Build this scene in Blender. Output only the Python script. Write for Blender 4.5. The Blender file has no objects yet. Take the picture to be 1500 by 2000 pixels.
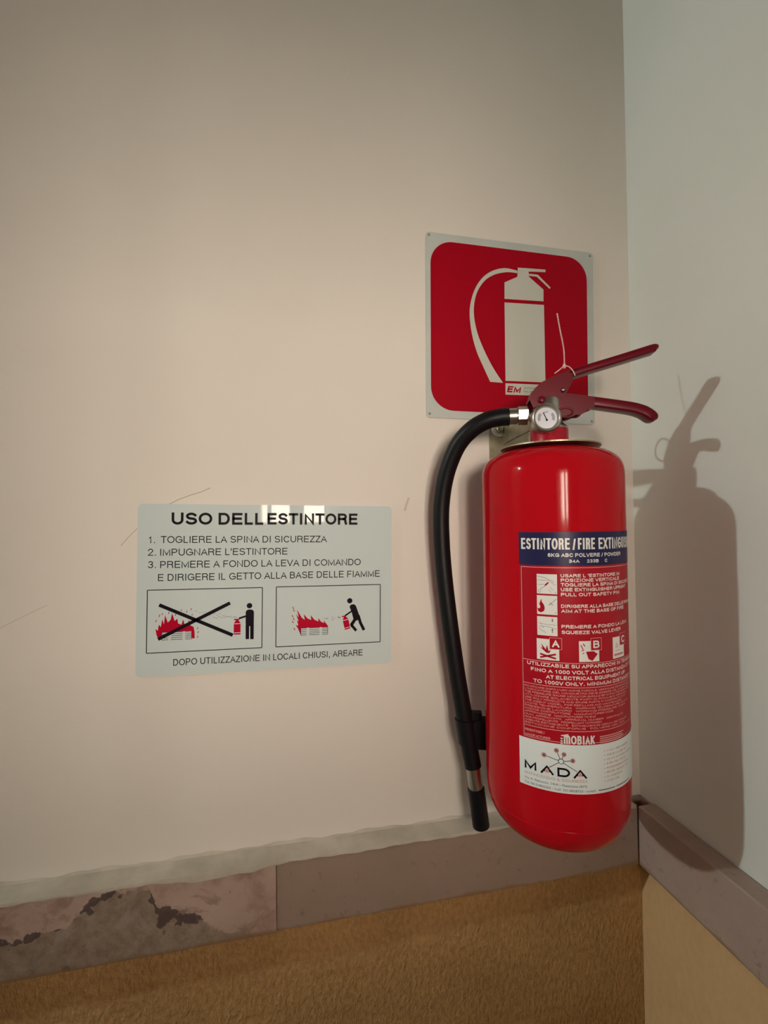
import bpy, bmesh, math, random
from mathutils import Vector, Matrix

random.seed(7)
scene = bpy.context.scene
COL = scene.collection
PI = math.pi

# ------------------------------------------------------------------ camera
ZC = 1.45                                   # camera height above the floor
FPX = 916.0                                 # focal length in pixels of the 1500x2000 frame
YAW, PITCH, ROLL = 0.2053, 0.01954, 0.01157
CAM = Vector((-0.48939, -0.58733, ZC))
fw = Vector((math.sin(YAW) * math.cos(PITCH), math.cos(YAW) * math.cos(PITCH), math.sin(PITCH)))
rt0 = Vector((math.cos(YAW), -math.sin(YAW), 0))
up0 = rt0.cross(fw)
rt = rt0 * math.cos(ROLL) - up0 * math.sin(ROLL)
up = up0 * math.cos(ROLL) + rt0 * math.sin(ROLL)
cd = bpy.data.cameras.new('camera')
cam = bpy.data.objects.new('camera', cd)
COL.objects.link(cam)
M = Matrix((rt, up, -fw)).transposed().to_4x4()
M.translation = CAM
cam.matrix_world = M
cd.sensor_fit = 'VERTICAL'
cd.sensor_height = 36.0
cd.lens = 36.0 * FPX / 2000.0
cd.clip_start = 0.01
scene.camera = cam

# ------------------------------------------------------------------ world, light levels, exposure
world = bpy.data.worlds.new('world')
scene.world = world
world.use_nodes = True
world.node_tree.nodes['Background'].inputs[0].default_value = (0.6, 0.7, 0.9, 1)
world.node_tree.nodes['Background'].inputs[1].default_value = 0.3
LAMP_STRENGTH = 2050.0                        # bare globe under the corridor ceiling
LAMP_COLOUR = (0.84, 1.0, 0.95)
WINDOW_STRENGTH = 95.0                       # lit panes of the window across the corridor
WINDOW_COLOUR = (1.0, 0.86, 0.72)
scene.view_settings.view_transform = 'Standard'
scene.view_settings.look = 'None'
scene.view_settings.gamma = 1.0
scene.view_settings.use_curve_mapping = False
scene.view_settings.exposure = 0.06


# ------------------------------------------------------------------ materials
def principled(name, colour, rough=0.5, metal=0.0, coat=0.0, spec=0.5):
    m = bpy.data.materials.new(name)
    m.use_nodes = True
    b = m.node_tree.nodes['Principled BSDF']
    b.inputs['Base Color'].default_value = (*colour, 1)
    b.inputs['Roughness'].default_value = rough
    b.inputs['Metallic'].default_value = metal
    b.inputs['Coat Weight'].default_value = coat
    b.inputs['Coat Roughness'].default_value = 0.06
    b.inputs['Specular IOR Level'].default_value = spec
    return m


def nd(m, t, **kw):
    n = m.node_tree.nodes.new(t)
    for k, v in kw.items():
        setattr(n, k, v)
    return n


def lk(m, a, b):
    m.node_tree.links.new(a, b)


def noise(m, scale, detail=4.0, rough=0.55, vec=None, dist=0.0):
    n = nd(m, 'ShaderNodeTexNoise')
    n.inputs['Scale'].default_value = scale
    n.inputs['Detail'].default_value = detail
    n.inputs['Roughness'].default_value = rough
    n.inputs['Distortion'].default_value = dist
    if vec is None:
        tc = nd(m, 'ShaderNodeTexCoord')
        vec = tc.outputs['Object']
    lk(m, vec, n.inputs['Vector'])
    return n.outputs['Fac']


def ramp(m, fac, stops):
    r = nd(m, 'ShaderNodeValToRGB')
    el = r.color_ramp.elements
    while len(el) < len(stops):
        el.new(0.5)
    for e, (p, c) in zip(el, stops):
        e.position = p
        e.color = (*c, 1) if len(c) == 3 else c
    lk(m, fac, r.inputs[0])
    return r.outputs[0]


def mathn(m, op, a, b=None, clamp=False):
    n = nd(m, 'ShaderNodeMath', operation=op, use_clamp=clamp)
    for i, v in enumerate((a, b)):
        if v is None:
            continue
        if isinstance(v, (int, float)):
            n.inputs[i].default_value = v
        else:
            lk(m, v, n.inputs[i])
    return n.outputs[0]


def mixc(m, fac, a, b):
    n = nd(m, 'ShaderNodeMix', data_type='RGBA')
    for i, v in ((0, fac), (6, a), (7, b)):
        if isinstance(v, (int, float)):
            n.inputs[i].default_value = v
        elif isinstance(v, tuple):
            n.inputs[i].default_value = (*v, 1)
        else:
            lk(m, v, n.inputs[i])
    return n.outputs[2]


def base(m, sock):
    lk(m, sock, m.node_tree.nodes['Principled BSDF'].inputs['Base Color'])


def bump(m, height, strength, dist):
    b = nd(m, 'ShaderNodeBump')
    b.inputs['Strength'].default_value = strength
    b.inputs['Distance'].default_value = dist
    lk(m, height, b.inputs['Height'])
    lk(m, b.outputs[0], m.node_tree.nodes['Principled BSDF'].inputs['Normal'])


def speckled(name, c1, c2, scale, rough, bscale, bstr, bdist, spec=0.3):
    m = principled(name, c1, rough, spec=spec)
    base(m, ramp(m, noise(m, scale, 6), [(0.35, c1), (0.65, c2)]))
    bump(m, noise(m, bscale, 3), bstr, bdist)
    return m


MAT = {}
MAT['plaster'] = speckled('cream_plaster', (0.76, 0.71, 0.645), (0.79, 0.74, 0.68), 3.0, 0.75, 160, 0.12, 0.001)
MAT['plaster_cool'] = speckled('cream_plaster_grey', (0.71, 0.715, 0.67), (0.74, 0.75, 0.705), 3.0, 0.75, 160, 0.12, 0.001)
MAT['ceiling'] = principled('ceiling_paint', (0.34, 0.29, 0.25), 0.8)
MAT['far_wall'] = principled('terracotta_wall_paint', (0.28, 0.18, 0.125), 0.8)
MAT['reveal_baffle'] = principled('dark_reveal_baffle', (0.16, 0.10, 0.06), 0.6)  # unseen window lining, added dark to cut the spread of light
MAT['floor'] = speckled('terrazzo_floor', (0.22, 0.18, 0.14), (0.30, 0.25, 0.20), 60, 0.4, 200, 0.05, 0.001)


def ochre(name, c1, c2, strength, scale):
    m = principled(name, c1, 0.8, spec=0.2)
    tc = nd(m, 'ShaderNodeTexCoord')
    mp = nd(m, 'ShaderNodeMapping')
    mp.inputs['Scale'].default_value = (1.0, 1.0, 0.55)
    lk(m, tc.outputs['Object'], mp.inputs['Vector'])
    n1 = noise(m, scale, 3, 0.6, mp.outputs[0])
    n2 = noise(m, 9, 3)
    col = ramp(m, mathn(m, 'ADD', mathn(m, 'MULTIPLY', n1, 0.6), mathn(m, 'MULTIPLY', n2, 0.4)), [(0.35, c1), (0.65, c2)])
    base(m, col)
    bump(m, n1, strength, 0.007)
    return m


MAT['ochre_rough'] = ochre('ochre_roughcast', (0.46, 0.265, 0.11), (0.70, 0.43, 0.185), 1.0, 190)
MAT['ochre_smooth'] = ochre('ochre_paint', (0.60, 0.385, 0.195), (0.68, 0.445, 0.225), 0.2, 120)


def lapped(m, col):
    """Ochre wall paint smeared in an uneven line over the lower edge of the stone."""
    tc = nd(m, 'ShaderNodeTexCoord')
    sp = nd(m, 'ShaderNodeSeparateXYZ')
    lk(m, tc.outputs['Object'], sp.inputs[0])
    z = mathn(m, 'SUBTRACT', sp.outputs['Z'], 1.45 - 0.4678)
    edge = mathn(m, 'ADD', mathn(m, 'MULTIPLY', noise(m, 16, 4, 0.6), 0.016), -0.0035)
    f = mathn(m, 'MULTIPLY', mathn(m, 'DIVIDE', mathn(m, 'SUBTRACT', edge, z), 0.004, True), 0.75)
    return mixc(m, f, col, (0.26, 0.145, 0.065))


def marble_plain(name, c1, c2, c3):
    m = principled(name, c1, 0.45)
    n1 = noise(m, 7, 5, 0.6)
    n2 = noise(m, 90, 4, 0.7)
    c = ramp(m, n1, [(0.3, c1), (0.5, c2), (0.72, c3)])
    dark = ramp(m, n2, [(0.27, (0.5, 0.5, 0.5)), (0.4, (1, 1, 1))])
    mu = nd(m, 'ShaderNodeMix', data_type='RGBA', blend_type='MULTIPLY')
    mu.inputs[0].default_value = 0.7
    lk(m, c, mu.inputs[6])
    lk(m, dark, mu.inputs[7])
    base(m, lapped(m, mu.outputs[2]))
    bump(m, n2, 0.1, 0.001)
    return m


MAT['marble_brown'] = marble_plain('mauve_brown_marble', (0.32, 0.235, 0.19), (0.365, 0.265, 0.22), (0.32, 0.24, 0.185))
MAT['marble_grey'] = marble_plain('grey_brown_marble', (0.36, 0.265, 0.225), (0.41, 0.305, 0.265), (0.34, 0.25, 0.21))
MAT['marble_mauve'] = marble_plain('mauve_marble_edge', (0.36, 0.29, 0.27), (0.40, 0.32, 0.30), (0.34, 0.27, 0.24))


def marble_veined():
    # brown stone with a pink body, split by a jagged dark vein; positions are metres along the slab
    m = principled('veined_marble', (0.3, 0.2, 0.17), 0.5)
    tc = nd(m, 'ShaderNodeTexCoord')
    sp = nd(m, 'ShaderNodeSeparateXYZ')
    lk(m, tc.outputs['Object'], sp.inputs[0])
    x = mathn(m, 'DIVIDE', mathn(m, 'ADD', sp.outputs['X'], 0.80), 0.30, True)     # 0..1 over the slab's last 30 cm
    fc = nd(m, 'ShaderNodeFloatCurve')
    cv = fc.mapping.curves[0]
    # height of the vein above the slab's foot, as a share of 8 cm
    pts = [(0.0, 0.55), (0.16, 0.50), (0.25, 0.57), (0.36, 0.80), (0.45, 0.88), (0.53, 0.84), (0.57, 0.55), (0.70, 0.42), (0.77, 0.18), (0.85, 0.02), (1.0, 0.0)]
    cv.points[0].location = pts[0]
    cv.points[1].location = pts[-1]
    for p in pts[1:-1]:
        cv.points.new(*p)
    fc.mapping.update()
    lk(m, x, fc.inputs['Value'])
    n1 = noise(m, 22, 6, 0.65)
    n2 = noise(m, 70, 5, 0.7)
    n3 = noise(m, 14, 5, 0.65)
    n4 = noise(m, 26, 3, 0.5)
    z = mathn(m, 'DIVIDE', mathn(m, 'SUBTRACT', sp.outputs['Z'], ZC - 0.4678), 0.08)
    z = mathn(m, 'ADD', z, mathn(m, 'MULTIPLY', mathn(m, 'SUBTRACT', n1, 0.5), 0.55))
    z = mathn(m, 'ADD', z, mathn(m, 'MULTIPLY', mathn(m, 'SUBTRACT', n2, 0.5), 0.18))
    d = mathn(m, 'SUBTRACT', z, fc.outputs[0])
    above = ramp(m, mathn(m, 'ADD', d, 0.5), [(0.49, (0, 0, 0)), (0.52, (1, 1, 1))])
    brown = ramp(m, n2, [(0.28, (0.19, 0.135, 0.10)), (0.5, (0.29, 0.22, 0.168)), (0.72, (0.39, 0.30, 0.245))])
    pink = ramp(m, n3, [(0.33, (0.33, 0.21, 0.17)), (0.46, (0.46, 0.33, 0.275)), (0.7, (0.54, 0.405, 0.35))])
    pale = ramp(m, noise(m, 30, 4, 0.6, None, 0.6), [(0.56, (0, 0, 0)), (0.64, (1, 1, 1))])
    brown = mixc(m, mathn(m, 'MULTIPLY', pale, 0.55), brown, (0.40, 0.33, 0.29))
    rust = ramp(m, noise(m, 24, 5, 0.65, None, 0.8), [(0.55, (0, 0, 0)), (0.63, (1, 1, 1))])
    pink = mixc(m, mathn(m, 'MULTIPLY', rust, 0.6), pink, (0.26, 0.16, 0.12))
    pits = ramp(m, noise(m, 48, 2, 0.5), [(0.27, (1, 1, 1)), (0.31, (0, 0, 0))])
    c = mixc(m, above, brown, pink)
    c = mixc(m, mathn(m, 'MULTIPLY', pits, 0.7), c, (0.10, 0.065, 0.06))
    w = mathn(m, 'ABSOLUTE', d)
    thick = mathn(m, 'MULTIPLY', mathn(m, 'SUBTRACT', n4, 0.47, True), 0.9)
    vein = mathn(m, 'LESS_THAN', w, thick)
    inside = mathn(m, 'LESS_THAN', x, 0.86)
    vein = mathn(m, 'MULTIPLY', vein, inside)
    c = mixc(m, mathn(m, 'MULTIPLY', vein, 0.85), c, (0.075, 0.045, 0.05))
    base(m, lapped(m, c))
    bump(m, n2, 0.2, 0.001)
    return m


MAT['marble_veined'] = marble_veined()
MAT['old_paint'] = speckled('worn_cream_paint', (0.47, 0.43, 0.36), (0.60, 0.55, 0.47), 25, 0.6, 80, 0.25, 0.001)
MAT['scuff'] = principled('graphite_scuff', (0.42, 0.38, 0.33), 0.8)
MAT['smudge'] = principled('faint_smudge', (0.60, 0.54, 0.46), 0.8)
MAT['red_paint'] = principled('red_enamel', (0.44, 0.005, 0.011), 0.09, spec=0.10)
MAT['red_metal'] = principled('dark_red_powder_coat', (0.14, 0.003, 0.012), 0.28, spec=0.22)
MAT['red_collar'] = principled('red_collar_plastic', (0.36, 0.008, 0.022), 0.3, spec=0.3)
mm = principled('nickel', (0.52, 0.49, 0.44), 0.33, 1.0)
bump(mm, noise(mm, 300, 2), 0.05, 0.0005)
MAT['nickel'] = mm
mm = principled('zinc_plate', (0.42, 0.38, 0.27), 0.40, 0.85)
base(mm, ramp(mm, noise(mm, 40, 5), [(0.35, (0.30, 0.27, 0.18)), (0.65, (0.50, 0.46, 0.34))]))
MAT['zinc'] = mm
MAT['zinc_bright'] = principled('bright_zinc', (0.80, 0.80, 0.76), 0.4, 0.5)
mm = principled('hose_rubber', (0.006, 0.006, 0.007), 0.42, spec=0.22)
bump(mm, noise(mm, 500, 2), 0.1, 0.0005)
MAT['rubber'] = mm
MAT['black_plastic'] = principled('black_plastic', (0.006, 0.005, 0.007), 0.4, spec=0.25)
mm = principled('gauge_dial', (0.62, 0.63, 0.72), 0.35, coat=0.6)
MAT['dial'] = mm
MAT['dial_grey'] = principled('dial_grey_mark', (0.30, 0.31, 0.38), 0.5)
MAT['wire'] = principled('pink_seal_wire', (0.72, 0.50, 0.44), 0.5)
MAT['sign_white'] = speckled('sign_white_enamel', (0.51, 0.545, 0.52), (0.55, 0.585, 0.555), 30, 0.45, 200, 0.03, 0.0005)
mm = principled('sign_red_print', (0.37, 0.0005, 0.012), 0.5, spec=0.08)
MAT['sign_red'] = mm
MAT['sign_cream'] = principled('sign_cream_print', (0.57, 0.575, 0.51), 0.45)
MAT['board'] = principled('glossy_white_board', (0.60, 0.685, 0.685), 0.03, spec=0.085)
MAT['ink'] = principled('black_ink', (0.010, 0.007, 0.013), 0.4, spec=0.05)
MAT['ink_grey'] = principled('thin_black_ink', (0.016, 0.014, 0.017), 0.4, spec=0.05)
MAT['ink_red'] = principled('red_ink', (0.46, 0.002, 0.025), 0.4, spec=0.05)
MAT['spray'] = principled('pale_grey_ink', (0.25, 0.27, 0.26), 0.4)
MAT['label_red'] = principled('label_red_film', (0.36, 0.006, 0.016), 0.33, spec=0.2)
MAT['label_navy'] = principled('label_navy_film', (0.018, 0.018, 0.070), 0.33, spec=0.2)
MAT['label_print'] = principled('label_pale_print', (0.78, 0.72, 0.68), 0.4)
MAT['label_pink'] = principled('label_pink_print', (0.72, 0.34, 0.32), 0.4)
MAT['label_white'] = principled('label_white_print', (0.74, 0.72, 0.70), 0.4)
MAT['sticker'] = principled('white_sticker_film', (0.70, 0.76, 0.76), 0.35)
MAT['ink_rose'] = principled('rose_ink', (0.52, 0.20, 0.20), 0.4)
MAT['ink_pale'] = principled('pale_rose_ink', (0.60, 0.42, 0.40), 0.4)
MAT['ink_faded'] = principled('faded_black_ink', (0.14, 0.12, 0.13), 0.4)
MAT['window_frame'] = principled('white_window_frame', (0.7, 0.68, 0.62), 0.4)


def emission(name, colour, strength):
    m = bpy.data.materials.new(name)
    m.use_nodes = True
    m.node_tree.nodes.clear()
    e = nd(m, 'ShaderNodeEmission')
    e.inputs[0].default_value = (*colour, 1)
    e.inputs[1].default_value = strength
    o = nd(m, 'ShaderNodeOutputMaterial')
    lk(m, e.outputs[0], o.inputs[0])
    return m


MAT['lamp'] = emission('lit_lamp_globe', LAMP_COLOUR, LAMP_STRENGTH)
MAT['pane'] = emission('lit_window_pane', WINDOW_COLOUR, WINDOW_STRENGTH)


# ------------------------------------------------------------------ object helpers
def thing(name, loc, label, cat, group=None):
    o = bpy.data.objects.new(name, None)
    o.empty_display_size = 0.03
    COL.objects.link(o)
    o.location = loc
    o['label'] = label
    o['category'] = cat
    o['origin'] = list(loc)
    if group:
        o['group'] = group
    return o


def root_origin(p):
    while p is not None and p.parent is not None:
        p = p.parent
    return Vector(p['origin']) if p is not None and 'origin' in p.keys() else Vector((0, 0, 0))


def mesh(name, verts, faces, mat, parent=None, smooth=False, label=None, auto=None):
    """One mesh object; verts are given in world metres."""
    og = root_origin(parent)
    me = bpy.data.meshes.new(name)
    me.from_pydata([tuple(Vector(v) - og) for v in verts], [], faces)
    me.materials.append(MAT[mat] if isinstance(mat, str) else mat)
    bm = bmesh.new()
    bm.from_mesh(me)
    bmesh.ops.recalc_face_normals(bm, faces=bm.faces)
    bm.to_mesh(me)
    bm.free()
    if smooth:
        for p in me.polygons:
            p.use_smooth = True
        if auto:
            me.set_sharp_from_angle(angle=math.radians(auto))
    o = bpy.data.objects.new(name, me)
    COL.objects.link(o)
    if parent is not None:
        o.parent = parent
    if label:
        o['label'] = label
    return o


def structure(o):
    o['kind'] = 'structure'
    return o


def join(*parts):
    V, F = [], []
    for v, f in parts:
        k = len(V)
        V += list(v)
        F += [tuple(i + k for i in q) for q in f]
    return V, F


def box(x0, x1, y0, y1, z0, z1):
    v = [(x, y, z) for x in (x0, x1) for y in (y0, y1) for z in (z0, z1)]
    f = [(0, 1, 3, 2), (4, 6, 7, 5), (0, 4, 5, 1), (2, 3, 7, 6), (0, 2, 6, 4), (1, 5, 7, 3)]
    return v, f


def bevel_box(x0, x1, y0, y1, z0, z1, r=0.002, seg=2):
    v, f = box(x0, x1, y0, y1, z0, z1)
    bm = bmesh.new()
    vs = [bm.verts.new(p) for p in v]
    for q in f:
        bm.faces.new([vs[i] for i in q])
    bmesh.ops.recalc_face_normals(bm, faces=bm.faces)
    bmesh.ops.bevel(bm, geom=list(bm.edges), offset=r, segments=seg, affect='EDGES', profile=0.5)
    bm.verts.index_update()
    out = [tuple(v.co) for v in bm.verts], [tuple(v.index for v in f.verts) for f in bm.faces]
    bm.free()
    return out


def lathe(prof, fn, seg=64, caps=True):
    """prof: (radius, height) list; fn(a, b, h) maps a local point to the world."""
    V, F = [], []
    for r, h in prof:
        for k in range(seg):
            a = 2 * PI * k / seg
            V.append(fn(r * math.cos(a), r * math.sin(a), h))
    for i in range(len(prof) - 1):
        for k in range(seg):
            k2 = (k + 1) % seg
            F.append((i * seg + k, i * seg + k2, (i + 1) * seg + k2, (i + 1) * seg + k))
    if caps:
        F.append(tuple(range(seg))[::-1])
        F.append(tuple(range((len(prof) - 1) * seg, len(prof) * seg)))
    return V, F


def spline(pts, n=8):
    """Catmull-Rom through 3D points."""
    P = [Vector(p) for p in pts]
    P = [P[0] * 2 - P[1]] + P + [P[-1] * 2 - P[-2]]
    out = []
    for i in range(1, len(P) - 2):
        for k in range(n):
            t = k / n
            a, b, c, d = P[i - 1], P[i], P[i + 1], P[i + 2]
            out.append(0.5 * ((2 * b) + (c - a) * t + (2 * a - 5 * b + 4 * c - d) * t * t + (3 * b - a - 3 * c + d) * t ** 3))
    out.append(P[-2])
    return out


def tube(path, rad, seg=16, caps=True):
    path = [Vector(p) for p in path]
    rads = rad if isinstance(rad, (list, tuple)) else [rad] * len(path)
    V, F = [], []
    prev = None
    for i, p in enumerate(path):
        t = (path[min(i + 1, len(path) - 1)] - path[max(i - 1, 0)]).normalized()
        if prev is None:
            ref = Vector((0, 0, 1)) if abs(t.z) < 0.9 else Vector((1, 0, 0))
            u = t.cross(ref).normalized()
        else:
            u = (prev - t * prev.dot(t)).normalized()
        prev = u
        w = t.cross(u)
        for k in range(seg):
            a = 2 * PI * k / seg
            V.append(p + (u * math.cos(a) + w * math.sin(a)) * rads[i])
    for i in range(len(path) - 1):
        for k in range(seg):
            k2 = (k + 1) % seg
            F.append((i * seg + k, i * seg + k2, (i + 1) * seg + k2, (i + 1) * seg + k))
    if caps:
        F.append(tuple(range(seg))[::-1])
        F.append(tuple(range((len(path) - 1) * seg, len(path) * seg)))
    return V, F


def prism(poly, fn, d0, d1):
    """Extrude a 2D polygon between depths d0 and d1; fn(u, v, d) maps to the world."""
    n = len(poly)
    V = [fn(u, v, d0) for u, v in poly] + [fn(u, v, d1) for u, v in poly]
    F = [tuple(range(n)), tuple(range(n, 2 * n))]
    F += [(i, (i + 1) % n, n + (i + 1) % n, n + i) for i in range(n)]
    return V, F


def flat(polys, fn, d):
    V, F = [], []
    for poly in polys:
        k = len(V)
        V += [fn(u, v, d) for u, v in poly]
        F.append(tuple(range(k, k + len(poly))))
    return V, F


def round_rect(x0, x1, y0, y1, r, seg=6):
    out = []
    for cx, cy, a0 in ((x1 - r, y1 - r, 0), (x0 + r, y1 - r, 90), (x0 + r, y0 + r, 180), (x1 - r, y0 + r, 270)):
        for k in range(seg + 1):
            a = math.radians(a0 + 90 * k / seg)
            out.append((cx + r * math.cos(a), cy + r * math.sin(a)))
    return out


def circle(cx, cy, r, n=24, ry=None):
    ry = r if ry is None else ry
    return [(cx + r * math.cos(2 * PI * k / n), cy + ry * math.sin(2 * PI * k / n)) for k in range(n)]


def stroke(x0, y0, x1, y1, w):
    d = math.hypot(x1 - x0, y1 - y0)
    nx, ny = -(y1 - y0) / d * w / 2, (x1 - x0) / d * w / 2
    return [(x0 + nx, y0 + ny), (x1 + nx, y1 + ny), (x1 - nx, y1 - ny), (x0 - nx, y0 - ny)]


def frame_polys(x0, x1, y0, y1, w):
    return [stroke(x0, y0, x1, y0, w), stroke(x1, y0, x1, y1, w), stroke(x1, y1, x0, y1, w), stroke(x0, y1, x0, y0, w)]


def arcp(cx, cy, rx, ry, a0, a1, n=7):
    return [(cx + rx * math.cos(math.radians(a0 + (a1 - a0) * k / n)), cy + ry * math.sin(math.radians(a0 + (a1 - a0) * k / n))) for k in range(n + 1)]


# grotesque capitals: advance share, side bearing, centre-line strokes in a unit box
SANS = {
    'A': (0.93, .02, [[(0, 0), (.5, 1), (1, 0)], [(.19, .33), (.81, .33)]]),
    'B': (0.93, .09, [[(0, 0), (0, 1), (.6, 1)] + arcp(.6, .77, .34, .23, 90, -90)[1:] + [(0, .54)], [(.6, .54)] + arcp(.64, .27, .36, .27, 90, -90) + [(0, 0)]]),
    'C': (1.00, .06, [arcp(.52, .5, .52, .5, 38, 322, 18)]),
    'D': (1.00, .09, [[(0, 0), (0, 1), (.5, 1)] + arcp(.5, .5, .5, .5, 90, -90, 12)[1:] + [(0, 0)]]),
    'E': (0.93, .09, [[(1, 1), (0, 1), (0, 0), (1, 0)], [(0, .52), (.92, .52)]]),
    'F': (0.85, .09, [[(1, 1), (0, 1), (0, 0)], [(0, .50), (.9, .50)]]),
    'G': (1.08, .06, [arcp(.5, .5, .5, .5, 40, 300, 17) + [(1, .16), (1, .46), (.56, .46)]]),
    'H': (1.00, .09, [[(0, 0), (0, 1)], [(1, 0), (1, 1)], [(0, .52), (1, .52)]]),
    'I': (0.39, .13, [[(.5, 0), (.5, 1)]]),
    'J': (0.70, .05, [[(1, 1), (1, .3)] + arcp(.5, .3, .5, .3, 0, -180, 9)[1:]]),
    'K': (0.93, .08, [[(0, 0), (0, 1)], [(1, 1), (0, .36)], [(.33, .58), (1, 0)]]),
    'L': (0.77, .09, [[(0, 1), (0, 0), (1, 0)]]),
    'M': (1.16, .09, [[(0, 0), (0, 1), (.5, .08), (1, 1), (1, 0)]]),
    'N': (1.00, .09, [[(0, 0), (0, 1), (1, 0), (1, 1)]]),
    'O': (1.08, .05, [arcp(.5, .5, .5, .5, 0, 360, 24)]),
    'P': (0.93, .09, [[(0, 0), (0, 1), (.6, 1)] + arcp(.62, .73, .38, .27, 90, -90)[1:] + [(0, .46)]]),
    'Q': (1.08, .05, [arcp(.5, .5, .5, .5, 0, 360, 24), [(.6, .25), (.98, -.04)]]),
    'R': (1.00, .09, [[(0, 0), (0, 1), (.62, 1)] + arcp(.64, .755, .32, .245, 90, -90)[1:] + [(0, .51)], [(.62, .51)] + arcp(.62, .31, .30, .2, 90, 0, 4) + [(.94, .1), (1, 0)]]),
    'S': (0.93, .06, [arcp(.5, .755, .46, .245, 25, 270, 13) + arcp(.5, .255, .5, .255, 90, -155, 13)[1:]]),
    'T': (0.85, .03, [[(0, 1), (1, 1)], [(.5, 1), (.5, 0)]]),
    'U': (1.00, .09, [[(0, 1), (0, .36)] + arcp(.5, .36, .5, .36, 180, 360, 12)[1:] + [(1, 1)]]),
    'V': (0.93, .02, [[(0, 1), (.5, 0), (1, 1)]]),
    'W': (1.31, .02, [[(0, 1), (.25, 0), (.5, .95), (.75, 0), (1, 1)]]),
    'X': (0.93, .02, [[(0, 0), (1, 1)], [(0, 1), (1, 0)]]),
    'Y': (0.93, .02, [[(0, 1), (.5, .42), (1, 1)], [(.5, .42), (.5, 0)]]),
    'Z': (0.85, .05, [[(0, 1), (1, 1), (0, 0), (1, 0)]]),
    'm': (1.25, .08, [[(0, 0), (0, .98)], [(0, .7)] + arcp(.25, .72, .25, .28, 170, 0, 7) + [(.5, 0)], [(.5, .7)] + arcp(.75, .72, .25, .28, 170, 0, 7) + [(1, 0)]]),
    '0': (0.77, .06, [arcp(.5, .5, .5, .5, 0, 360, 20)]),
    '1': (0.77, .18, [[(0, .74), (.35, .80), (.7, 1), (.7, 0)]]),
    '2': (0.77, .06, [arcp(.5, .70, .47, .30, 170, -20, 9) + [(0, 0), (1, 0)]]),
    '3': (0.77, .06, [arcp(.5, .76, .44, .24, 155, -90, 9), arcp(.5, .26, .5, .26, 90, -160, 10)]),
    '4': (0.77, .04, [[(.74, 0), (.74, 1), (0, .28), (1, .28)]]),
    '5': (0.77, .06, [[(.9, 1), (.2, 1), (.08, .5)] + arcp(.48, .33, .5, .33, 140, -155, 11)]),
    '6': (0.77, .06, [arcp(.5, .32, .5, .32, 0, 360, 16), arcp(.55, .45, .55, .55, 180, 55, 8)]),
    '.': (0.39, .14, [[(.5, 0.0), (.5, .03)]]),
    ',': (0.39, .14, [[(.5, .03), (.45, -.13)]]),
    "'": (0.30, .09, [[(.5, 1), (.5, .74)]]),
    '/': (0.42, .02, [[(0, 0), (1, 1)]]),
    '-': (0.46, .05, [[(0, .36), (1, .36)]]),
    '+': (0.80, .08, [[(0, .38), (1, .38)], [(.5, 0), (.5, .76)]]),
    '&': (1.00, .05, [[(1, 0), (.2, .72)] + arcp(.42, .82, .22, .18, 190, -60, 8) + [(.1, .36)] + arcp(.4, .24, .38, .24, 170, 330, 8) + [(.95, .45)]]),
}


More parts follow.
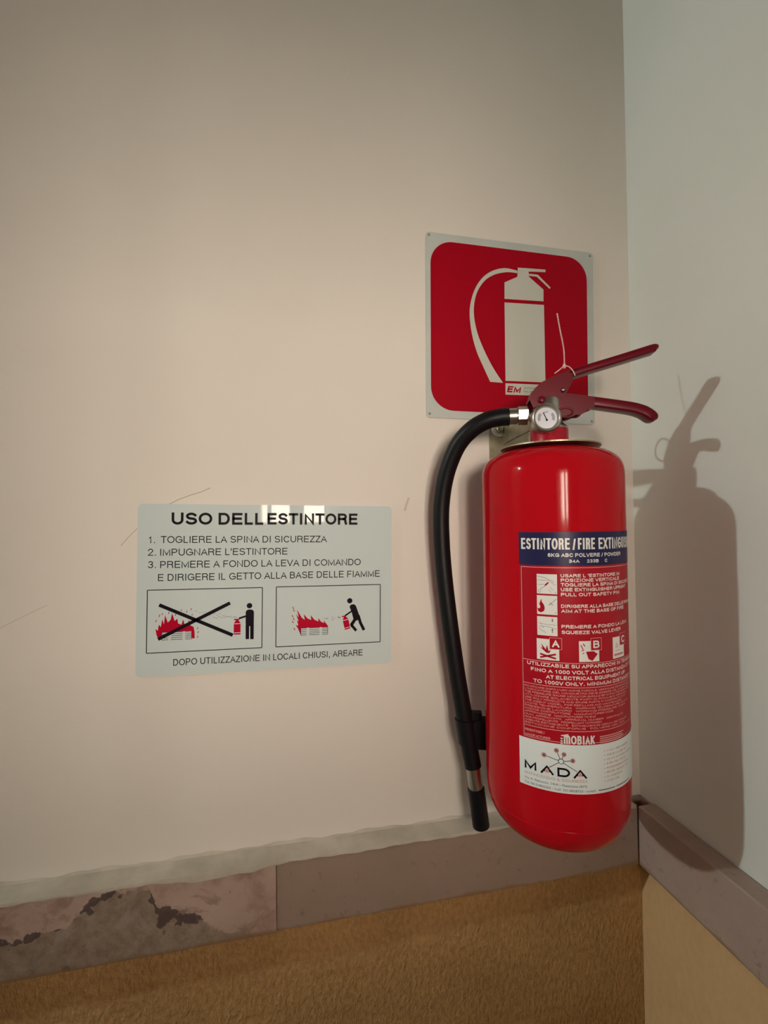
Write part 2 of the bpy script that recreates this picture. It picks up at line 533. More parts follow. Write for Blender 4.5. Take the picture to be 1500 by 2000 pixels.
def sans(s, x0, y0, width, cap, weight, fn, d, align='L', shear=0.0, track=0.0):
    """Writing in plain capitals as flat strokes; weight is the stroke as a share of the cap height."""
    def total(k):
        x, out = 0.0, []
        for ch in s:
            if ch == ' ':
                x += 0.39 * k
                continue
            adv, sb, st = SANS[ch]
            w = max(adv - 2 * sb + (weight - 0.13), weight + 0.001)
            w = max(w * k, weight + 0.001)
            out.append((x + sb * k, w, st))
            x += w + 2 * sb * k + track
        return out, (out[-1][0] + out[-1][1]) - out[0][0]
    k = 1.0
    if width:
        lo, hi = 0.2, 3.0
        for _ in range(30):
            k = (lo + hi) / 2
            if total(k)[1] * cap > width:
                hi = k
            else:
                lo = k
    out, tw = total(k)
    off = x0 - out[0][0] * cap - (tw * cap / 2 if align == 'C' else 0)
    V, F = [], []
    h = weight / 2
    for gx, w, strokes in out:
        for line in strokes:
            pts = []
            for px, py in line:
                q = (gx + h + px * (w - weight), h + py * (1 - weight))
                if not pts or math.hypot(q[0] - pts[-1][0], q[1] - pts[-1][1]) > 1e-5:
                    pts.append(q)
            n = len(pts)
            if n < 2:
                continue
            closed = math.hypot(pts[0][0] - pts[-1][0], pts[0][1] - pts[-1][1]) < 1e-4
            if not closed:                       # square the ends
                for e, o in ((0, 1), (n - 1, n - 2)):
                    dx, dy = pts[e][0] - pts[o][0], pts[e][1] - pts[o][1]
                    L = math.hypot(dx, dy)
                    pts[e] = (pts[e][0] + dx / L * h, pts[e][1] + dy / L * h)
            base_i = len(V)
            for i in range(n):
                if closed and i == n - 1:
                    break
                p = pts[i]
                a = pts[i - 1] if i > 0 else (pts[n - 2] if closed else None)
                b = pts[i + 1] if i < n - 1 else None
                ds = []
                for u0, u1 in ((a, p), (p, b)):
                    if u0 is None or u1 is None:
                        continue
                    L = math.hypot(u1[0] - u0[0], u1[1] - u0[1])
                    ds.append(((u1[0] - u0[0]) / L, (u1[1] - u0[1]) / L))
                if len(ds) == 1:
                    nx, ny, sc = -ds[0][1], ds[0][0], 1.0
                else:
                    nx, ny = -(ds[0][1] + ds[1][1]), ds[0][0] + ds[1][0]
                    L = math.hypot(nx, ny)
                    if L < 1e-6:
                        nx, ny, sc = -ds[0][1], ds[0][0], 1.0
                    else:
                        nx, ny = nx / L, ny / L
                        sc = min(1.0 / max(nx * -ds[0][1] + ny * ds[0][0], 0.2), 2.2)
                for sg in (1, -1):
                    vx = p[0] + nx * h * sc * sg
                    vy = p[1] + ny * h * sc * sg
                    vy = min(max(vy, -0.2), 1.0)
                    V.append(fn(off + (vx + shear * vy) * cap, y0 + vy * cap, d))
            m = (len(V) - base_i) // 2
            for i in range(m - 1 + (1 if closed else 0)):
                j = (i + 1) % m
                F.append((base_i + 2 * i, base_i + 2 * i + 1, base_i + 2 * j + 1, base_i + 2 * j))
    return V, F


def glyphs(s, x0, y0, width, cap, bold=0.0, shear=0.0, fn=None, d=0.0, align='L'):
    """Text as flat faces, scaled to a cap height and a width (width None keeps the font's own)."""
    c = bpy.data.curves.new('text', 'FONT')
    c.body = s
    c.size = 1.0
    c.offset = bold
    c.resolution_u = 3
    c.shear = shear
    o = bpy.data.objects.new('text', c)
    COL.objects.link(o)
    me = bpy.data.meshes.new_from_object(o)
    v = [tuple(p.co) for p in me.vertices]
    f = [tuple(p.vertices) for p in me.polygons]
    c2 = bpy.data.curves.new('text', 'FONT')
    c2.body = 'H'
    c2.size = 1.0
    c2.offset = bold
    o2 = bpy.data.objects.new('text', c2)
    COL.objects.link(o2)
    m2 = bpy.data.meshes.new_from_object(o2)
    hy = [p.co.y for p in m2.vertices]
    for q in (o, o2):
        bpy.data.objects.remove(q)
    for q in (me, m2):
        bpy.data.meshes.remove(q)
    for q in (c, c2):
        bpy.data.curves.remove(q)
    sy = cap / (max(hy) - min(hy))
    xs = [p[0] for p in v]
    xa, xb = min(xs), max(xs)
    sx = width / (xb - xa) if width else sy
    if align == 'C':
        x0 -= (xb - xa) * sx / 2
    return [fn(x0 + (p[0] - xa) * sx, y0 + (p[1] - min(hy)) * sy, d) for p in v], f


# ------------------------------------------------------------------ the setting
P_RAIL = 0.0267
ZT, ZB = ZC - 0.3886, ZC - 0.4678
X_FAR, Y_BACK, Z_CEIL = -7.0, -1.10, 3.6
wl = structure(mesh('wall_left', *box(X_FAR, 0.1, 0, 0.1, ZT - 0.02, Z_CEIL), 'plaster'))
wl['label'] = 'cream painted wall behind the two signs and the extinguisher'
mesh('dado', *box(X_FAR, 0.1, 0.0, 0.1, 0, ZT - 0.02), 'ochre_rough', wl, label='rough ochre painted lower wall')
wr = structure(mesh('wall_right', *box(0, 0.1, Y_BACK, 0.0, ZT - 0.02, Z_CEIL), 'plaster_cool'))
wr['label'] = 'greyish cream wall carrying the extinguisher shadow'
mesh('dado', *box(0.0, 0.1, Y_BACK, 0.0, 0, ZT - 0.02), 'ochre_smooth', wr, label='smooth ochre painted lower wall')
structure(mesh('floor', *box(X_FAR, 0.1, Y_BACK - 0.5, 0.1, -0.1, 0), 'floor'))
structure(mesh('ceiling', *box(X_FAR, 0.1, Y_BACK - 0.5, 0.1, Z_CEIL, Z_CEIL + 0.1), 'ceiling'))
structure(mesh('wall_far', *box(X_FAR - 0.1, X_FAR, Y_BACK - 0.5, 0.1, 0, Z_CEIL), 'far_wall'))
# wall across the corridor; deep dark window reveal added to narrow the light
WX0, WX1, WZ0, WZ1 = -0.606, -0.300, ZC - 0.050, ZC + 0.250  # opening sized so its edges shade the wall's top and left
YP = Y_BACK - 0.46                           # panes set deep so the reveal dims the left wall's outer parts
structure(mesh('wall_back', *join(box(X_FAR, WX0, Y_BACK - 0.5, Y_BACK, 0, Z_CEIL), box(WX1, 0.1, Y_BACK - 0.5, Y_BACK, 0, Z_CEIL),
                                  box(WX0, WX1, Y_BACK - 0.5, Y_BACK, 0, WZ0), box(WX0, WX1, Y_BACK - 0.5, Y_BACK, WZ1, Z_CEIL)), 'far_wall'))
wn = structure(mesh('window_1', *join(box(WX0, WX0 + 0.012, YP - 0.01, Y_BACK, WZ0, WZ1), box(WX1 - 0.012, WX1, YP - 0.01, Y_BACK, WZ0, WZ1),
                                      box(WX0 + 0.012, WX1 - 0.012, YP - 0.01, Y_BACK, WZ0, WZ0 + 0.012), box(WX0 + 0.012, WX1 - 0.012, YP - 0.01, Y_BACK, WZ1 - 0.012, WZ1)), 'reveal_baffle'))
for xa, xb in ((-0.572, -0.552), (-0.475, -0.412), (-0.322, WX1 - 0.012)):
    mesh('mullion', *box(xa, xb, YP, YP + 0.02, WZ0 + 0.050, WZ1 - 0.012), 'window_frame', wn)
mesh('bottom_rail', *box(WX0 + 0.012, WX1 - 0.012, YP, YP + 0.02, WZ0 + 0.012, WZ0 + 0.050), 'window_frame', wn)
for xa, xb in ((WX0 + 0.012, -0.572), (-0.552, -0.475), (-0.412, -0.322)):
    mesh('pane', *box(xa, xb, YP + 0.006, YP + 0.010, WZ0 + 0.050, WZ1 - 0.012), 'pane', wn)

# marble rails: each slab is a piece
t1 = structure(mesh('trim_1', *box(X_FAR, -0.001, -0.004, -0.0005, ZB + 0.004, ZT - 0.004), 'marble_brown'))
t1['label'] = 'marble rail along the cream wall under the instruction sign'
XJ = -0.5037
s1 = mesh('marble_slab', *bevel_box(-1.45, XJ - 0.0002, -P_RAIL - 0.0012, -0.001, ZB - 0.001, ZT, 0.0008), 'marble_veined', t1, label='pink and brown veined marble slab')
mesh('marble_slab', *bevel_box(XJ + 0.0002, -P_RAIL, -P_RAIL, -0.001, ZB, ZT, 0.0008), 'marble_brown', t1, label='plain mauve brown marble slab')
mesh('marble_slab', *bevel_box(-2.6, -1.4512, -P_RAIL, -0.001, ZB, ZT, 0.0015), 'marble_brown', t1)
mesh('marble_slab', *bevel_box(X_FAR, -2.6012, -P_RAIL, -0.001, ZB, ZT, 0.0015), 'marble_veined', t1)
# old cream paint slopped over the top of the left rail
V, F = [], []
N = 220
for i in range(N + 1):
    x = -1.45 + (1.45 - 0.03) * i / N
    j = 0.0012 * math.sin(x * 61) + 0.0008 * math.sin(x * 173 + 1)
    drip = 0.001 + 0.0012 * (0.5 + 0.5 * math.sin(x * 47 + 2)) + 0.0006 * math.sin(x * 210)
    g = math.exp(-((x + 0.585) / 0.035) ** 2) + 0.5 * math.exp(-((x + 0.53) / 0.02) ** 2)
    drip += 0.006 * g
    V += [(x, -0.0002, ZT + 0.0035 + j), (x, -0.0018, ZT + 0.0012), (x, -P_RAIL - 0.0016, ZT + 0.0005), (x, -P_RAIL - 0.0020, ZT - 0.0012), (x, -P_RAIL - 0.0018, ZT - 0.0012 - drip), (x, -P_RAIL, ZT - 0.0012 - drip)]
for i in range(N):
    for k in range(5):
        a = i * 6 + k
        F.append((a, a + 1, a + 7, a + 6))
mesh('paint_overlap', V, F, 'old_paint', t1, True, label='worn cream paint slopped over the rail top', auto=40)
t2 = structure(mesh('trim_2', *box(-0.004, -0.0005, Y_BACK, -0.001, ZB + 0.004, ZT - 0.004), 'marble_grey'))
t2['label'] = 'brown marble rail along the wall with the shadow'
mesh('marble_slab', *bevel_box(-P_RAIL, -0.001, -0.62, -P_RAIL - 0.0006, ZB, ZT, 0.002), 'marble_grey', t2)
mesh('marble_slab', *bevel_box(-P_RAIL, -0.001, Y_BACK, -0.6212, ZB, ZT, 0.002), 'marble_brown', t2)


# hairline scuffs on the cream wall
def ribbon(name, pts, w, mat, parent, d=-0.0004):
    polys = []
    for (a, b) in zip(pts[:-1], pts[1:]):
        polys.append(stroke(a[0], a[1], b[0], b[1], w))
    mesh(name, *flat(polys, lambda u, v, dd: (u, dd, v + ZC), d), mat, parent)


ribbon('scuff_mark', [(-0.5775, 0.0419), (-0.588, 0.037), (-0.5981, 0.0339), (-0.6123, 0.0285), (-0.6235, 0.0226)], 0.0009, 'scuff', wl)
ribbon('scuff_mark', [(-0.6576, -0.005), (-0.6674, -0.0154), (-0.6749, -0.0247)], 0.0007, 'scuff', wl)
ribbon('scuff_mark', [(-0.7497, -0.0887), (-0.7657, -0.0964), (-0.7951, -0.1115), (-0.83, -0.124)], 0.0008, 'smudge', wl)
ribbon('scuff_mark', [(-0.3340, 0.030), (-0.3375, 0.021), (-0.3400, 0.013)], 0.003, 'smudge', wl)

# ------------------------------------------------------------------ fire extinguisher
EX, EY, R = -0.19799, -0.1085, 0.0755
Z_BASE = ZC - 0.345
ext = thing('fire_extinguisher', (EX, EY, Z_BASE), 'red powder fire extinguisher with black hose hanging in the corner', 'fire extinguisher')


def UP(a, b, h):
    return (EX + a, EY + b, ZC + h)


def supell(z0, hb, q, n):
    return [(R * abs(math.cos(PI / 2 * k / n)) ** (2 / q), z0 + hb * abs(math.sin(PI / 2 * k / n)) ** (2 / q)) for k in range(n + 1)]


bot = supell(-0.268, -0.073, 3.3, 30)
top = supell(0.041, 0.0383, 3.3, 30)
prof = [p for p in reversed(bot) if p[0] > 0.004] + [(R, -0.2)] + [(R, 0.0)] + [p for p in top if p[0] > 0.010]
mesh('cylinder_body', *lathe(prof, UP, 128), 'red_paint', ext, True, auto=40)
mesh('weld_seam', *lathe([(0.0725, -0.3042), (0.07385, -0.3030), (0.07410, -0.3010), (0.0728, -0.2998)], UP, 128, False), 'red_paint', ext, True)
mesh('neck_collar', *lathe([(0.0195, 0.0785), (0.0205, 0.0795), (0.0205, 0.0998), (0.0198, 0.1008), (0.012, 0.1008)], UP, 48), 'red_collar', ext, True, auto=35)

# valve frame: s along the levers, n towards the viewer's side, z up
PHI = math.radians(-20)
HX, HY = math.cos(PHI), math.sin(PHI)
GX, GY = math.sin(PHI), -math.cos(PHI)


def S(s, z, n):
    return (EX + HX * s + GX * n, EY + HY * s + GY * n, ZC + z)


valve_parts = [lathe([(0.0200, 0.1009), (0.0203, 0.1020), (0.0195, 0.1036), (0.0165, 0.1060), (0.0145, 0.1085), (0.0138, 0.112), (0.0138, 0.134), (0.0128, 0.1355)], UP, 48),
               prism(round_rect(-0.0135, 0.012, 0.112, 0.139, 0.004), S, -0.0085, 0.0085),
               lathe([(0.0062, -0.024), (0.0062, -0.018), (0.0085, -0.0165), (0.0085, -0.008)], lambda a, b, h: S(h, 0.1183 + b, a), 32),
               lathe([(0.0050, 0.008), (0.0050, 0.0165), (0.0035, 0.018)], lambda a, b, h: S(h, 0.124 + b, a), 24)]
mesh('valve_body', *join(*valve_parts), 'nickel', ext, True, auto=35)
mesh('hose_fitting', *lathe([(0.0082, -0.0546), (0.0092, -0.0540), (0.0092, -0.0352), (0.0080, -0.0345), (0.0080, -0.033)], lambda a, b, h: S(h, 0.1180 + b, a), 40), 'nickel', ext, True, auto=35)
hexp = [(0.0106 * math.cos(PI / 3 * k + PI / 6 - 0.05), 0.1183 + 0.0106 * math.sin(PI / 3 * k + PI / 6 - 0.05)) for k in range(6)]
mesh('hex_nut', *prism(hexp, lambda u, v, d: S(d, v, u), -0.0340, -0.0235), 'nickel', ext)

# gauge
GS, GZ = -0.0078, 0.1092
gfn = lambda a, b, h: S(GS + a, GZ + b, h)
g = mesh('pressure_gauge', *lathe([(0.0135, 0.006), (0.0150, 0.009), (0.0158, 0.012), (0.0158, 0.0262), (0.0154, 0.0280), (0.0143, 0.0292), (0.0130, 0.0296), (0.0122, 0.0290), (0.0117, 0.0275), (0.0115, 0.0250), (0.0, 0.0250)], gfn, 48, False), 'nickel', ext, True, label='nickel rimmed pressure gauge', auto=35)
mesh('dial', *flat([circle(GS, GZ, 0.0114, 40)], S, 0.0252), 'dial', g)
arc = lambda a0, a1, r0, r1: [(GS + r * math.cos(math.radians(a)), GZ + r * math.sin(math.radians(a))) for r, rng in ((r0, [a0 + (a1 - a0) * k / 8 for k in range(9)]), (r1, [a1 + (a0 - a1) * k / 8 for k in range(9)])) for a in rng]
mesh('dial_scale', *flat([arc(200, 140, 0.006, 0.009), arc(40, -20, 0.006, 0.009), stroke(GS - 0.004, GZ + 0.0055, GS + 0.002, GZ + 0.007, 0.0012)], S, 0.0254), 'dial_grey', g)
mesh('needle', *flat([stroke(GS + 0.0005, GZ - 0.002, GS - 0.003, GZ + 0.006, 0.0009), circle(GS + 0.0005, GZ - 0.002, 0.0012, 10)], S, 0.0256), 'ink_grey', g)


def bar(path, half, depth, tips):
    """Rounded strip along a path of (s, z), its top on the path; tips: width and depth shares of the last points."""
    n = len(path)
    r = 0.0022
    prof = []
    for cx, cy, a0 in ((half - r, -r, 0), (-half + r, -r, 90), (-half + r, -depth + r, 180), (half - r, -depth + r, 270)):
        for k in range(4):
            a = math.radians(a0 + 30 * k)
            prof.append((cx + r * math.cos(a), cy + r * math.sin(a)))
    V, F = [], []
    for i, (s, z) in enumerate(path):
        a = path[max(i - 1, 0)]
        b = path[min(i + 1, n - 1)]
        d = math.hypot(b[0] - a[0], b[1] - a[1])
        ns, nz = -(b[1] - a[1]) / d, (b[0] - a[0]) / d
        j = i - (n - len(tips))
        kw, kd = tips[j] if j >= 0 else (1.0, 1.0)
        for u_, w in prof:
            w2 = -depth / 2 + (w + depth / 2) * kd
            V.append(S(s + ns * w2, z + nz * w2, u_ * kw))
    m = len(prof)
    for i in range(n - 1):
        for k in range(m):
            k2 = (k + 1) % m
            F.append((i * m + k, i * m + k2, (i + 1) * m + k2, (i + 1) * m + k))
    F += [tuple(range(m)), tuple(range((n - 1) * m, n * m))]
    return V, F


TIPS = [(1.0, 1.0), (0.95, 0.94), (0.80, 0.80), (0.50, 0.55)]


def line2(pts, n):
    sp = spline([(p[0], 0, p[1]) for p in pts], n)
    return [(p.x, p.z) for p in sp]


# upper lever: long bar plus deep side plates at the hinge
up_path = line2([(0.0100, 0.1605), (0.0275, 0.1672), (0.0712, 0.1788), (0.1050, 0.1880)], 6) + [(0.1095, 0.1890), (0.1130, 0.1889), (0.1155, 0.1877), (0.1168, 0.1860)]
lev = mesh('squeeze_lever', *bar(up_path, 0.0095, 0.0085, TIPS), 'red_metal', ext, True, label='dark red upper lever', auto=50)
side = [(-0.0229, 0.1348), (-0.0211, 0.1405), (-0.0160, 0.1465), (-0.0094, 0.1524), (0.0027, 0.1581), (0.0137, 0.1620), (0.0201, 0.1620), (0.0235, 0.1570), (0.0240, 0.1520), (0.0159, 0.1375), (-0.0032, 0.1299), (-0.0186, 0.1240)]
sheet = [(-0.0229, 0.1348), (-0.0211, 0.1405), (-0.0160, 0.1465), (-0.0094, 0.1524), (0.0027, 0.1581), (0.0137, 0.1620), (0.0210, 0.1645)]
sv, sf = [], []
for (s, z) in sheet:
    sv += [S(s, z, -0.0115), S(s, z, 0.0115), S(s + 0.0006, z - 0.0014, 0.0115), S(s + 0.0006, z - 0.0014, -0.0115)]
for i in range(len(sheet) - 1):
    for k in range(4):
        sf.append((i * 4 + k, i * 4 + (k + 1) % 4, i * 4 + 4 + (k + 1) % 4, i * 4 + 4 + k))
sf += [(0, 1, 2, 3), tuple(range(len(sv) - 4, len(sv)))]
mesh('hinge_plate', *join(prism(side, S, 0.0100, 0.0116), prism(side, S, -0.0116, -0.0100), (sv, sf)), 'red_metal', lev, False)
for s, z, r in ((-0.0097, 0.1325, 0.0042), (0.0132, 0.1420, 0.0026)):
    mesh('rivet', *lathe([(r, 0.0114), (r, 0.0128), (r * 0.75, 0.0138), (r * 0.3, 0.0142)], lambda a, b, h: S(s + a, z + b, h), 24), 'red_metal', lev, True)

# lower carry handle
lo_path = line2([(0.0020, 0.1400), (0.0160, 0.1403), (0.0433, 0.1353), (0.0702, 0.1302), (0.0888, 0.1262), (0.1000, 0.1222), (0.1060, 0.1185)], 5) + [(0.1090, 0.1160), (0.1118, 0.1135), (0.1138, 0.1112), (0.1150, 0.1094)]
han = mesh('carry_handle', *bar(lo_path, 0.0092, 0.0112, TIPS), 'red_metal', ext, True, label='dark red lower carry handle', auto=50)
skirt = [(0.0020, 0.1385), (0.0160, 0.1395), (0.0460, 0.1335), (0.0465, 0.1230), (0.0400, 0.1205), (0.0376, 0.1190), (0.0345, 0.1160), (0.0321, 0.1150), (0.0270, 0.1150), (0.0251, 0.1142), (0.0225, 0.1130), (0.0190, 0.1120), (0.0140, 0.1120), (0.0095, 0.1138), (0.0066, 0.1175), (0.0060, 0.1240), (0.0010, 0.1280)]
mesh('handle_skirt', *join(prism(skirt, S, 0.0088, 0.0104), prism(skirt, S, -0.0104, -0.0088)), 'red_metal', han)
ring = [S(0.0150 + 0.0082 * math.cos(2 * PI * k / 28), 0.1178 + 0.0050 * math.sin(2 * PI * k / 28), 0.0108) for k in range(29)]
mesh('handle_boss', *tube(ring, 0.0011, 8, False), 'red_metal', han, True)

# safety pin with its pull ring on the wall side
pin = mesh('safety_pin', *tube([S(0.0132, 0.1420, 0.0145), S(0.0132, 0.1420, -0.0195)], 0.0017, 10), 'nickel', ext, True)
mesh('pull_ring', *tube([S(0.0132 + 0.0040 * math.sin(2 * PI * k / 40), 0.1405 + 0.0130 * math.sin(2 * PI * k / 40), -0.0325 + 0.0130 * math.cos(2 * PI * k / 40)) for k in range(41)], 0.0012, 8, False), 'nickel', pin, True)

# seal wire: two strands twisted together, looped round the upper lever
wpts = spline([S(0.0153, 0.1690, 0.0125), S(0.0152, 0.1700, 0.0118), S(0.0163, 0.1871, 0.006), S(0.0152, 0.2000, 0.004), S(0.0139, 0.2106, 0.002), S(0.0110, 0.2330, 0.0)], 26)
strands = []
for ph in (0, PI):
    strands.append(tube([p + Vector((math.cos(i * 0.9 + ph), math.sin(i * 0.9 + ph), 0)) * 0.00045 for i, p in enumerate(wpts)], 0.00042, 6))
loop = spline([S(0.0045, 0.1610, 0.0124), S(0.0100, 0.1650, 0.0126), S(0.0150, 0.1685, 0.0128), S(0.0200, 0.1672, 0.0126), S(0.0240, 0.1625, 0.0122), S(0.0262, 0.1575, 0.0118)], 8)
knot = lathe([(0.0004, 0.1655), (0.0016, 0.1667), (0.0019, 0.1685), (0.0014, 0.1703), (0.0006, 0.1712)], lambda a, b, h: S(0.0148 + a, h, 0.0128 + b), 12)
mesh('seal_wire', *join(*strands, tube(loop, 0.00065, 8), knot), 'wire', ext, True, label='twisted pale pink seal wire')

# hose and nozzle, in the plane opposite the levers
hp = [(-0.0440, 0.1178, 0), (-0.0542, 0.1174, 0), (-0.0692, 0.1143, -0.001), (-0.0866, 0.1051, -0.005), (-0.1027, 0.0876, -0.012), (-0.1159, 0.0565, -0.020), (-0.1226, 0.0197, -0.026), (-0.1233, -0.0209, -0.029),
      (-0.1203, -0.0710, -0.030), (-0.1137, -0.1332, -0.030), (-0.1065, -0.1887, -0.030), (-0.0998, -0.2316, -0.030), (-0.0942, -0.2681, -0.030), (-0.0893, -0.2965, -0.030)]
HN = -0.030
hose_path = spline([S(s, z, n) for s, z, n in hp], 8)
mesh('hose', *tube(hose_path, 0.0101, 24), 'rubber', ext, True, label='black rubber hose', auto=50)
nz = lambda t: S(-0.0893 + 0.0088 * t, -0.2965 - 0.0718 * t, HN)
mesh('nozzle_ferrule', *tube([nz(-0.05), nz(0.40)], 0.0085, 24), 'nickel', ext, True, auto=40)
mesh('nozzle', *tube([nz(0.345), nz(0.355), nz(0.97), nz(0.99), nz(1.0)], [0.0092, 0.0101, 0.0101, 0.0093, 0.0072], 24), 'black_plastic', ext, True, label='black plastic nozzle tip', auto=40)
# clip on the body's flank
cz = -0.2525
mesh('hose_clip', *join(
    lathe([(0.0106, -0.0170), (0.0121, -0.0165), (0.0121, 0.0125), (0.0106, 0.0132)], lambda a, b, h: S(-0.0966 + a - h * 0.153, cz + h, HN + b), 32),
    prism(round_rect(-0.0880, -0.0665, cz - 0.0200, cz + 0.0140, 0.005), S, HN - 0.007, HN + 0.008),
    prism(round_rect(-0.0900, -0.0780, cz + 0.0100, cz + 0.0215, 0.001), S, HN - 0.005, HN + 0.004)), 'black_plastic', ext, True, label='black plastic hose clip', auto=35)


# ------------------------------------------------------------------ print on the cylinder
def LBL(u, v, d):
    """u: mm along the surface from the middle of the label, v: mm above the camera height."""
    a = (u / 1000.0) / R
    r = R + d
    return (EX + r * math.sin(a), EY - r * math.cos(a), ZC + v / 1000.0)


DEG = R * 1000 * PI / 180.0                 # mm of surface per degree


def patch(u0, u1, v0, v1, d, n=40):
    V, F = [], []
    for i in range(n + 1):
        u = u0 + (u1 - u0) * i / n
        V += [LBL(u, v0, d), LBL(u, v1, d)]
    for i in range(n):
        F.append((2 * i, 2 * i + 2, 2 * i + 3, 2 * i + 1))
    return V, F


def wrap(polys, d):
    """Flat outlines bent round the cylinder (cut into narrow strips where wide)."""
    bm = bmesh.new()
    for poly in polys:
        try:
            bm.faces.new([bm.verts.new((p[0], p[1], 0)) for p in poly])
        except ValueError:
            pass
    bmesh.ops.triangulate(bm, faces=bm.faces)
    xs = [v.co.x for v in bm.verts]
    x = math.floor(min(xs) / 3) * 3 + 3
    while x < max(xs):
        bmesh.ops.bisect_plane(bm, geom=list(bm.verts) + list(bm.edges) + list(bm.faces), plane_co=(x, 0, 0), plane_no=(1, 0, 0))
        x += 3
    bm.verts.index_update()
    out = [LBL(v.co.x, v.co.y, d) for v in bm.verts], [tuple(v.index for v in f.verts) for f in bm.faces]
    bm.free()
    return out


def ltext(s, deg0, deg1, z, cap, bold=0.02, d=0.0005):
    """Writing on the cylinder between two angles; lower case falls back on the built-in face."""
    w = (deg1 - deg0) * DEG
    if s == 'mOBIAK' or not any(c.islower() or c not in SANS and c != ' ' for c in s):
        return sans(s, deg0 * DEG, z, w, cap, 0.13 + bold * 2.5, LBL, d)
    return glyphs(s, deg0 * DEG, z, w, cap, 0.0, 0, LBL, d)


L0, L1 = -55.3 * DEG, 58 * DEG
D1, D2, D3 = 0.0002, 0.0004, 0.0006
label = mesh('instruction_label', *patch(L0, L1, -216, -45.5, D1, 60), 'label_red', ext, True, label='red instruction label with white print and navy title band')
mesh('title_band', *patch(L0, L1, -45.0, -12.5, D2, 60), 'label_navy', label, True, label='navy blue title band')
mesh('title_text', *join(ltext('ESTINTORE', -53.3, -18.6, -29.4, 11.0, 0.014, D3), ltext('/', -16.6, -14.3, -29.8, 10.8, 0.01, D3), ltext('FIRE', -12.8, 0.2, -29.4, 11.0, 0.014, D3), ltext('EXTINGUISHER', 3.2, 54, -29.4, 11.0, 0.014, D3)), 'label_white', label)
mesh('rating_text', *join(ltext('6KG ABC POLVERE', -33.9, 4.2, -36.6, 3.6, 0.03, D3), ltext('/ POWDER', 5.6, 27, -36.6, 3.6, 0.03, D3), ltext('34A', -19.4, -11.8, -42.2, 3.2, 0.03, D3), ltext('233B', -6.3, 3.0, -42.2, 3.2, 0.03, D3), ltext('C', 8.6, 11.0, -42.2, 3.2, 0.03, D3)), 'label_white', label)
fx0, fx1 = -53.6 * DEG, 54 * DEG
fr = [arcp for arcp in frame_polys(fx0, fx1, -214.5, -47.0, 0.55)] + [stroke(fx0, z, fx1, z, 0.55) for z in (-138.6, -161.8, -203.4)]
mesh('label_frame', *wrap(fr, D2), 'label_pink', label)
ins = [('USARE L \'ESTINTORE IN', 25.0, -56.2), ('POSIZIONE VERTICALE', 24.5, -60.6), ('TOGLIERE LA SPINA DI SICUREZZA', 48, -65.0), ('USE EXTINGUISHER UPRIGHT', 36, -69.6), ('PULL OUT SAFETY PIN', 24.2, -74.4),
       ('DIRIGERE ALLA BASE DELLE FIAMME', 47, -85.6), ('AIM AT THE BASE OF FIRE', 30.6, -90.2), ('PREMERE A FONDO LA LEVA', 36.5, -105.2), ('SQUEEZE VALVE LEVER', 25.0, -110.6)]
mesh('instruction_text', *join(*[ltext(t, -25.3, e, z, 3.25, 0.03, D2) for t, e, z in ins]), 'label_print', label)
warn = [('UTILIZZABILE SU APPARECCHI IN TENSIONE', -50.2, 48, -143.3), ('FINO A 1000 VOLT ALLA DISTANZA DI 1M', -47.5, 45, -149.0), ('AT ELECTRICAL EQUIPMENT UP', -36.6, 30.5, -154.6), ('TO 1000V ONLY. MINIMUM DISTANCE 1M', -45.8, 45, -160.0)]
mesh('warning_text', *join(*[ltext(t, a, b, z, 3.5, 0.03, D2) for t, a, b, z in warn]), 'label_print', label)
small = [('RICARICARE DOPO L\'USO ANCHE PARZIALE. VERIFICARE PERIODICAMENTE', 38), ('L\'INDICATORE DEL MANOMETRO DEVE ESSERE NEL CAMPO VERDE', 40), ('THE PRESSURE GAUGE INDICATOR SHOULD BE WITHIN THE GREEN AREA', 39), ('UTILIZZARE SOLAMENTE PARTI DI RICAMBIO ORIGINALI', 33), ('USE ONLY PRODUCTS AND SPARE PARTS IN CONFORMITY WITH', 31),
         ('THE AGENT MODEL. FOR REFILLING AND MAINTENANCE', 24), ('LIMITE TEMPERATURA   WORKING TEMPERATURE -30 +60 C', 36), ('PRESSIONE LAVORO   WORKING PRESSURE 15 BAR', 30), ('CODICE COSTRUTTORE   MANUFACTURER CODE', 14), ('APPROVAZIONE   MANUFACTURED TO EN3', -2),
         ('NUM. APPROVATO   APPROVAL NUMBER   CERTIFICATE', 26), ('GAS PROPELLENTE   PROPELLANT NITROGEN', 3), ('AGENTE ESTINGUENTE   EXTINGUISHING MEDIUM ABC POWDER', 32), ('ESTINZIONE CONFORME   POLVERE ABC, 6KG', 28)]
mesh('fine_print', *join(*[ltext(t, -52.6, b, -165.4 - 2.78 * i, 1.75, 0.015, D2) for i, (t, b) in enumerate(small)]), 'label_pink', label)
mesh('maker_text', *join(ltext('PRODUTTORE /', -52.7, -38.5, -209.0, 2.4, 0.02, D2), ltext('MANUFACTURER', -52.7, -34.5, -213.6, 2.4, 0.02, D2)), 'label_pink', label)
mesh('maker_logo', *join(ltext('mOBIAK', -25.2, -3.0, -215.6, 8.2, 0.02, D2), wrap([stroke(-27.4 * DEG, -215.3 + k * 2.3, -26.0 * DEG, -215.3 + k * 2.3, 1.2) for k in range(3)] + [stroke(-27 * DEG, -208.0, -22 * DEG, -206.6, 1.0)], D2)), 'label_white', label)
mesh('address_box', *wrap([stroke(1.2 * DEG, -209.2 - 1.9 * k, (26 - 2.0 * (k % 2)) * DEG, -209.2 - 1.9 * k, 0.9) for k in range(4)], D2), 'label_pink', label)

